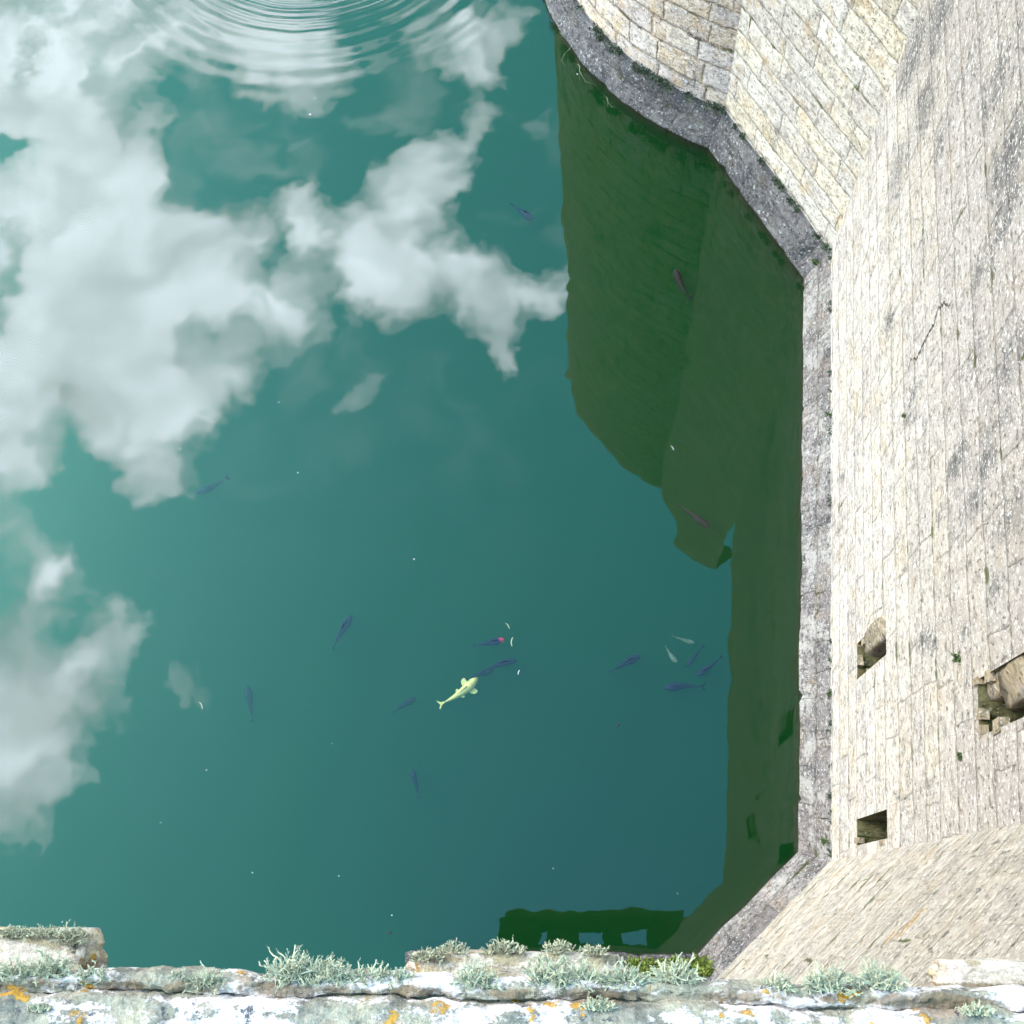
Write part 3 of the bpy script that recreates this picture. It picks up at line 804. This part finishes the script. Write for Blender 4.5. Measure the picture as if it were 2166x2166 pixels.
def clump_mesh(spots, seed, blade):
    rnd = random.Random(seed); V, Fc = [], []
    for (p, r, n) in spots:
        for _ in range(n):
            d = Vector((rnd.gauss(0, 1), rnd.gauss(0, 1), abs(rnd.gauss(0, 0.8)))).normalized()
            b = p + Vector((rnd.gauss(0, .5), rnd.gauss(0, .5), rnd.gauss(0, .25))) * r
            s = d.cross(Vector((rnd.gauss(0, 1), rnd.gauss(0, 1), rnd.gauss(0, 1)))).normalized() * blade * rnd.uniform(.3, .6)
            l = d * blade * rnd.uniform(0.7, 1.6); i = len(V)
            V += [b - s * .5, b + l * .5 - s, b + l, b + l * .5 + s]; Fc.append((i, i + 1, i + 2, i + 3))
    me = bpy.data.meshes.new('clump'); me.from_pydata(V, [], Fc); return me


spots = []
for i in range(300):
    x, y = random.uniform(1325, 1512), random.uniform(2028, 2062)
    if y < 2034 + 18 * (1500 - x) / 190 * random.random(): continue
    z = 0.70; p = hz(x, y, z)
    zz = lerp(0.03, HP, min(max((YB - p.y) / INS, 0), 1))
    spots.append((Vector((p.x, p.y, zz + 0.02)), 0.05, 16))
tag(link('ledge_moss', clump_mesh(spots, 3, 0.035), None, [m_moss]), 'bright green moss carpet on the ledge at the foot of the wall', 'moss', kind='stuff')
spots = []
for i in range(330):                        # dark moss along the ledge of the drum
    a = lerp(R_(185), A0, (i + random.random()) / 330)
    if mnoise.noise(Vector((a * 14, 2, 0))) + 0.35 * mnoise.noise(Vector((a * 60, 2, 0))) < -0.02: continue
    r = TOW_R - INS + 0.05 + random.uniform(-.03, .10)
    spots.append((Vector((TOW_C.x + math.cos(a) * r, TOW_C.y + math.sin(a) * r, HP + 0.02)), 0.055, 12))
for i in range(240):
    t_ = random.random()
    if mnoise.noise(Vector((t_ * 22, 8, 0))) < 0.1: continue
    p = lerp(K0, K1, t_); spots.append((Vector((p.x, p.y, HP + 0.01)) - Vector((0.05, 0.05, 0)), 0.04, 9))
for i in range(260):
    t_ = random.random()
    if mnoise.noise(Vector((t_ * 40, 5, 0))) + 0.5 * mnoise.noise(Vector((t_ * 170, 5, 0))) < 0.16: continue
    p = lerp(K1, K2, t_); spots.append((Vector((p.x - 0.02, p.y, HP)), 0.022, 4))
tag(link('plinth_moss', clump_mesh(spots, 5, 0.035), None, [m_dmoss]), 'dark moss growing in the joint above the stone plinth', 'moss', kind='stuff')
PLANTS = [
    (1774, 855, HP, .09, 'small reddish green plant rooted above the plinth halfway up the wall'), (1752, 877, HP, .07, 'small yellow-green plant on the plinth edge below the reddish one'),
    (1766, 982, HP, .08, 'green sprout at the wall foot above the middle of the plinth'), (1755, 1466, HP, .08, 'dark green sprout at the wall foot level with the middle hole'),
    (1743, 1780, HP, .09, 'green plant at the foot of the inner corner'), (1915, 880, None, .05, 'tiny green tuft high on the pale wall beside the crack'),
    (2030, 1392, None, .09, 'narrow green fern left of the large opening'), (2034, 1600, None, .06, 'small green tuft below the large opening'),
    (1724, 556, .45, .10, 'green sprig on the plinth where flat tower wall meets pale wall'), (1645, 385, HP, .09, 'green tuft on the plinth under the flat tower wall'),
]
for i, (x, y, z, r, lab) in enumerate(PLANTS):
    if z is None:
        u, v = on_main(x, y); p = main_pt(u, v, -0.01)
    else: p = hz(x, y, z)
    o = link('wall_plant', clump_mesh([(Vector((0, 0, 0)), r * .40, 70)], 40 + i, r * 0.36), None, [m_leaf]); o.location = p
    tag(o, lab, 'plant', 'small plants rooted in the masonry')

# ------------------------------------------------------------------ water


def water_material():
    m, t, out = mat('moat_water')
    g = node(t, 'ShaderNodeNewGeometry', out=None)
    pos, inc = X(t, g.outputs['Position']), X(t, g.outputs['Incoming'])
    sp = node(t, 'ShaderNodeSeparateXYZ', {0: pos}, out=None); x, y = X(t, sp.outputs[0]), X(t, sp.outputs[1])
    c = hz(672, -218)
    rx_, ry_ = x - c.x, y - c.y
    r = M(t, 'SQRT', rx_ * rx_ + ry_ * ry_) + (NZ(t, pos, 1.1, 2) - 0.5) * 0.10
    k = 2 * math.pi / 0.150
    env = SS(t, r, 3.55, 2.4) * SS(t, r, 0.2, 0.8)
    sl = M(t, 'SINE', r * k + 0.6 * M(t, 'SINE', r * 9.0)) * env * 0.045 * (0.5 + NZ(t, pos, 1.3, 2))
    sl = sl + M(t, 'SINE', r * (k * 0.42)) * SS(t, r, 5.2, 3.0) * 0.010
    ir = 1.0 / M(t, 'MAXIMUM', r, 0.05)
    nn = VM(t, 'SUBTRACT', NZ(t, pos, 0.9, 3, 0.55, out=1), (0.5, 0.5, 0.5))
    ns = node(t, 'ShaderNodeSeparateXYZ', {0: nn}, out=None)
    nf = VM(t, 'SUBTRACT', NZ(t, pos, 3.6, 3, 0.55, out=1), (0.5, 0.5, 0.5)); ns2 = node(t, 'ShaderNodeSeparateXYZ', {0: nf}, out=None)
    nx = sl * rx_ * ir + X(t, ns.outputs[0]) * 0.018 + X(t, ns2.outputs[0]) * 0.009
    ny = sl * ry_ * ir + X(t, ns.outputs[1]) * 0.018 + X(t, ns2.outputs[1]) * 0.009
    nrm = VM(t, 'NORMALIZE', XYZ(t, nx, ny, 1.0))
    cs = M(t, 'ABSOLUTE', VM(t, 'DOT_PRODUCT', inc, nrm, out='Value'))
    fr = 0.034 + 0.966 * M(t, 'POWER', M(t, 'MAXIMUM', 1.0 - cs, 0.0), 5.0)
    gl = node(t, 'ShaderNodeBsdfGlossy', {'Color': (1, 1, 1, 1), 'Roughness': 0.0, 'Normal': nrm})
    tr = node(t, 'ShaderNodeBsdfTransparent', {'Color': (0.98, 1, 0.99, 1)})
    mx = node(t, 'ShaderNodeMixShader', {0: fr, 1: tr, 2: gl})
    t.links.new(mx.s, out.inputs['Surface'])
    a = node(t, 'ShaderNodeVolumeScatter', {'Color': (0.12, 1.0, 0.24, 1), 'Density': 0.185, 'Anisotropy': 0.0})
    b = node(t, 'ShaderNodeVolumeAbsorption', {'Color': (0.0, 0.35, 0.12, 1), 'Density': 1.7})
    ad = node(t, 'ShaderNodeAddShader', {0: a, 1: b})
    t.links.new(ad.s, out.inputs['Volume'])
    return m


mb = MB(); mb.box((-60, -8, -2.6), (60, 90, 0.0))
tag(mb.build('water', None, [water_material()]), kind='structure')
m_bed = plain('mud', (.03, .03, .012), (.06, .055, .02), 2)
mb = MB(); mb.face([(-300, -300, -2.5), (300, -300, -2.5), (300, 300, -2.5), (-300, 300, -2.5)])
tag(mb.build('moat_bed', None, [m_bed]), kind='structure')

# ------------------------------------------------------------------ fish


def fish_mesh(L, wid, bend, fins=0.0, tailspread=0.5, seed=0):
    """fish along +x (nose at +L/2), one continuous skin: body, tail fin, back fin and paired side fins"""
    ns, nr = 22, 12; bm = bmesh.new()
    def spine(k):      # k 0 nose .. 1 end of tail stock
        a = max(0, k - 0.25); return Vector((L / 2 - k * L * 0.84, bend * L * (a ** 1.8) * 1.5, 0))
    def halfw(k):
        if k < 0.30: return wid * (0.38 + 0.62 * math.sin(min(k / 0.30, 1) * math.pi / 2) ** 0.8) if k > 0.02 else wid * 0.28
        return wid * (1 - ((k - 0.30) / 0.70) ** 1.15 * 0.86)
    rings = []
    for i in range(ns + 1):
        k = i / ns; c = spine(k); d = (spine(min(k + .02, 1)) - spine(max(k - .02, 0))).normalized(); s = Vector((-d.y, d.x, 0))
        w = halfw(k); hgt = w * (1.25 if k < .8 else 1.5)
        rings.append([bm.verts.new(c + s * (math.cos(a) * w) + Vector((0, 0, math.sin(a) * hgt))) for a in (2 * math.pi * j / nr for j in range(nr))])
    for i in range(ns):
        for j in range(nr): bm.faces.new((rings[i][j], rings[i][(j + 1) % nr], rings[i + 1][(j + 1) % nr], rings[i + 1][j]))
    bm.faces.new(rings[0][::-1]); bm.faces.new(rings[-1])
    e = spine(1.0); d = (spine(1.0) - spine(0.94)).normalized(); s = Vector((-d.y, d.x, 0))
    # tail: a fan, tilted so that it shows from above
    def quad(*p): 
        vs = [bm.verts.new(q) for q in p]; bm.faces.new(vs)
    tl = L * 0.17; ts = tailspread * wid * 1.3
    for sg in (1, -1):
        z = Vector((0, 0, sg * wid * 1.5))
        quad(e + s * wid * .08 + z * .15, e + d * tl * 0.55 + s * (ts * .4 * sg) + z * .6, e + d * tl + s * (ts * sg) + z, e + d * tl * 0.72 + s * (ts * .1))
        quad(e - s * wid * .08, e + d * tl * 0.6 + s * (ts * .35 * sg), e + d * tl * .95 + s * (ts * .9 * sg), e + d * tl * .65)
    # back fin
    for i in range(5):
        k0, k1 = 0.36 + i * 0.06, 0.42 + i * 0.06
        a, b = spine(k0), spine(k1); za, zb = halfw(k0) * 1.2, halfw(k1) * 1.2; fh = wid * .5 * (1 - i / 6)
        quad(a + Vector((0, 0, za)), b + Vector((0, 0, zb)), b + Vector((0, 0.004, zb + fh * .8)), a + Vector((0, 0.004, za + fh)))
    # paired fins
    for k, sz in ((0.31, 1.0), (0.60, 0.5)):
        if fins <= 0.2 and k > .5: continue
        for sg in (1, -1):
            c = spine(k); w = halfw(k); z = Vector((0, 0, -w * .15)); f = fins * wid * sz; rl = (0.05 + 0.035 * fins) * L * sz
            pts_ = [c + Vector((L * .035, sg * w * .6, 0)) + z]
            for q in range(7):
                an = lerp(R_(62), R_(178), q / 6)
                pts_.append(c + Vector((math.cos(an) * rl * 1.1 + L * .01, sg * (w * .75 + math.sin(an) * f * 1.05), 0)) + z)
            pts_.append(c + Vector((-L * .045 * sz, sg * w * .6, 0)) + z)
            if f > 0: bm.faces.new([bm.verts.new(q) for q in pts_])
    bmesh.ops.recalc_face_normals(bm, faces=bm.faces)
    for f in bm.faces: f.smooth = True
    me = bpy.data.meshes.new('fish'); bm.to_mesh(me); bm.free(); return me


def skin(name, c0, c1, head=None, L=0.6):
    m, t, out = mat(name)
    tc = node(t, 'ShaderNodeTexCoord', out='Object'); n = NZ(t, tc, 14, 4, 0.6)
    col = MIX(t, SS(t, n, .35, .65), (*c0, 1), (*c1, 1))
    if head:
        x = node(t, 'ShaderNodeSeparateXYZ', {0: tc}, out=0)
        col = MIX(t, SS(t, x + (n - .5) * 0.10, 0.25 * L, 0.36 * L), col, (*head, 1))
    b = node(t, 'ShaderNodeBsdfPrincipled', {'Base Color': col, 'Roughness': 0.6, 'Specular IOR Level': 0.03})
    t.links.new(b.s, out.inputs[0]); return m


m_dark = skin('carp_dark', (.003, .004, .009), (.008, .008, .018))
m_brown = skin('carp_brown', (.010, .008, .008), (.02, .016, .018))
m_cream = skin('koi_cream', (.54, .38, .13), (.62, .47, .20))
m_pale = skin('carp_pale', (.06, .07, .05), (.12, .12, .08))
m_red = skin('koi_red_head', (.004, .003, .012), (.010, .006, .026), (.55, .02, .05))
# nose px, tail px, half width / length, bend, side fins, depth of the back, skin, label, category
FISH = [
    ((1065, 1351), (1000, 1365), .115, .02, .35, .005, m_red, 'dark koi with a bright red head', 'koi'),
    ((1090, 1395), (1012, 1410), .10, -.10, .2, .06, m_dark, 'slim dark carp just below the red-headed koi', 'carp'),
    ((1043, 1415), (983, 1431), .12, -.06, .3, .13, m_dark, 'hazy dark carp between the slim one and the cream koi', 'carp'),
    ((1008, 1430), (940, 1503), .105, .16, 1.25, .20, m_cream, 'large cream yellow koi with its side fins spread', 'koi'),
    ((877, 1475), (825, 1505), .12, -.04, .3, .22, m_dark, 'faint deep carp left of the cream koi', 'carp'),
    ((1353, 1386), (1286, 1416), .115, -.06, .35, .06, m_dark, 'dark carp left of the cluster by the reflected wall', 'carp'),
    ((1433, 1400), (1403, 1367), .13, .10, .3, .30, m_pale, 'pale greenish carp deep in the cluster', 'carp'),
    ((1470, 1359), (1421, 1346), .10, .05, .3, .40, m_pale, 'faintest carp, uppermost of the cluster', 'carp'),
    ((1453, 1409), (1489, 1363), .085, .0, .15, .14, m_dark, 'narrow carp pointing down left in the cluster', 'carp'),
    ((1476, 1427), (1531, 1389), .095, -.05, .25, .08, m_dark, 'carp touching the edge of the reflected wall', 'carp'),
    ((1406, 1454), (1490, 1440), .105, .10, .35, .03, m_dark, 'darkest carp, lowest of the cluster', 'carp'),
    ((742, 1300), (695, 1368), .10, -.06, .35, .08, m_dark, 'carp swimming up right alone left of centre', 'carp'),
    ((520, 1450), (533, 1525), .105, .03, .3, .16, m_dark, 'carp heading straight up beside the lower left cloud', 'carp'),
    ((1429, 564), (1449, 629), .11, -.10, .45, .05, m_brown, 'blackish carp in the upper dark green reflection', 'carp'),
    ((1500, 1110), (1435, 1066), .105, .03, .35, .10, m_brown, 'brownish carp in the lower dark green reflection', 'carp'),
    ((1126, 457), (1080, 429), .135, .05, .35, .06, m_dark, 'carp under the cloud near the reflected tower edge', 'carp'),
    ((415, 1040), (484, 1011), .10, -.08, .2, .12, m_dark, 'blue-grey carp by itself at the left', 'carp'),
    ((870, 1627), (887, 1687), .105, .03, .2, .12, m_dark, 'small carp alone below the cream koi', 'carp'),
]
for i, (a, b, w, bend, fins, dep, mt, lab, cat) in enumerate(FISH):
    dep = dep * 0.40 if dep > .085 else -0.006      # the shallow ones just break the surface
    A, B = hz(*a, -dep), hz(*b, -dep)
    L_ = (A - B).length * 1.02
    me = fish_mesh(L_, L_ * w, bend, fins, 0.55 if fins < 1 else 0.9, i)
    o = link('koi' if cat == 'koi' else 'carp', me, None, [mt])
    o.location = (A + B) / 2; o.location.z = -dep - L_ * w * 1.3
    o.rotation_euler = (0, 0, math.atan2(A.y - B.y, A.x - B.x))
    tag(o, lab, cat, 'fish in the moat')

# ------------------------------------------------------------------ bits floating on the water
m_fluff = plain('fluff_white', (.32, .33, .30), (.48, .48, .45), 30)
m_bark = plain('bark_dark', (.01, .012, .01), (.03, .03, .025), 30)
m_straw = plain('straw_pale', (.16, .18, .12), (.30, .30, .20), 30)


def seed_mesh(l, w, seed):
    bm = bmesh.new(); bmesh.ops.create_icosphere(bm, subdivisions=2, radius=1)
    for v in bm.verts:
        c = v.co + mnoise.noise_vector(v.co * 1.3 + Vector((seed, 0, 0))) * .35
        v.co = Vector((c.x * l / 2, c.y * w / 2 + 0.15 * l * (c.x * c.x), c.z * w * .22))
    me = bpy.data.meshes.new('bit'); bm.to_mesh(me); bm.free(); return me


for i, (x, y, l, w, a) in enumerate([(656, 242, .045, .030, -30), (666, 209, .022, .018, 0), (590, 851, .026, .02, 0), (630, 1000, .042, .014, -30), (381, 950, .028, .014, 60), (876, 1183, .03, .022, 20), (437, 1629, .024, .018, 0), (702, 1573, .02, .016, 0), (534, 1846, .026, .02, 0), (717, 1853, .022, .016, 0), (829, 1936, .026, .02, 0), (132, 1950, .026, .016, 70), (1170, 1837, .02, .016, 0), (1221, 157, .035, .03, 0), (90, 755, .022, .016, 0), (1433, 1890, .02, .014, 0), (340, 1740, .035, .010, 10)]):
    o = link('floating_seed', seed_mesh(l * .75, w * .75, i), None, [m_fluff]); o.location = hz(x, y) + Vector((0, 0, .003)); o.rotation_euler.z = R_(a)
    tag(o, 'tiny white fleck floating on the open water', 'floating seed', 'white flecks on the water')
for x0, y0, x1, y1, mt, lab, nm in ((1095, 1427, 1098, 1417, m_fluff, 'short bright white straw right of the slim carp', 'floating_straw'), (1081, 1368, 1082, 1348, m_straw, 'thin pale straw right of the red-headed koi', 'floating_straw'),
                                    (1071, 1317, 1079, 1329, m_straw, 'thin faint straw above right of the red-headed koi', 'floating_straw'), (1420, 942, 1426, 952, m_fluff, 'thin white straw in the middle of the dark green reflection', 'floating_straw'),
                                    (424, 1484, 430, 1500, m_straw, 'thin straw near the small cloud at lower left', 'floating_straw'), (1305, 1536, 1310, 1530, m_bark, 'small black leaf scrap below the carp cluster', 'floating_leaf'), (820, 1973, 828, 1973, m_bark, 'tiny dark leaf scrap near the ledge', 'floating_leaf')):
    A, B = hz(x0, y0), hz(x1, y1); l = (A - B).length
    o = link(nm, seed_mesh(l * 1.1, max(0.010, l * .12) if mt is not m_bark else l * .6, x0), None, [mt]); o.location = (A + B) / 2 + Vector((0, 0, .003)); o.rotation_euler.z = math.atan2(A.y - B.y, A.x - B.x)
    tag(o, lab, 'floating leaf' if nm.endswith('leaf') else 'straw')
# thin roots trailing from the drum's plinth
for x, y, x1, y1, lab in ((1205, 85, 1176, 84, 'uppermost pale root trailing sideways from the tower plinth'), (1206, 100, 1188, 128, 'second pale root from the top, curling down from the tower plinth'),
                          (1222, 135, 1221, 172, 'straight pale root hanging over the water from the tower plinth'), (1282, 205, 1283, 225, 'shortest pale root, lowest on the round tower plinth')):
    A, B = hz(x, y, 0.08), hz(x1, y1, 0.05)
    tag(link('trailing_root', strand_mesh([(A, B - A, (B - A).length * 1.3, 1, 0.004)], 0), None, [m_straw]), lab, 'root', 'roots trailing from the plinth')
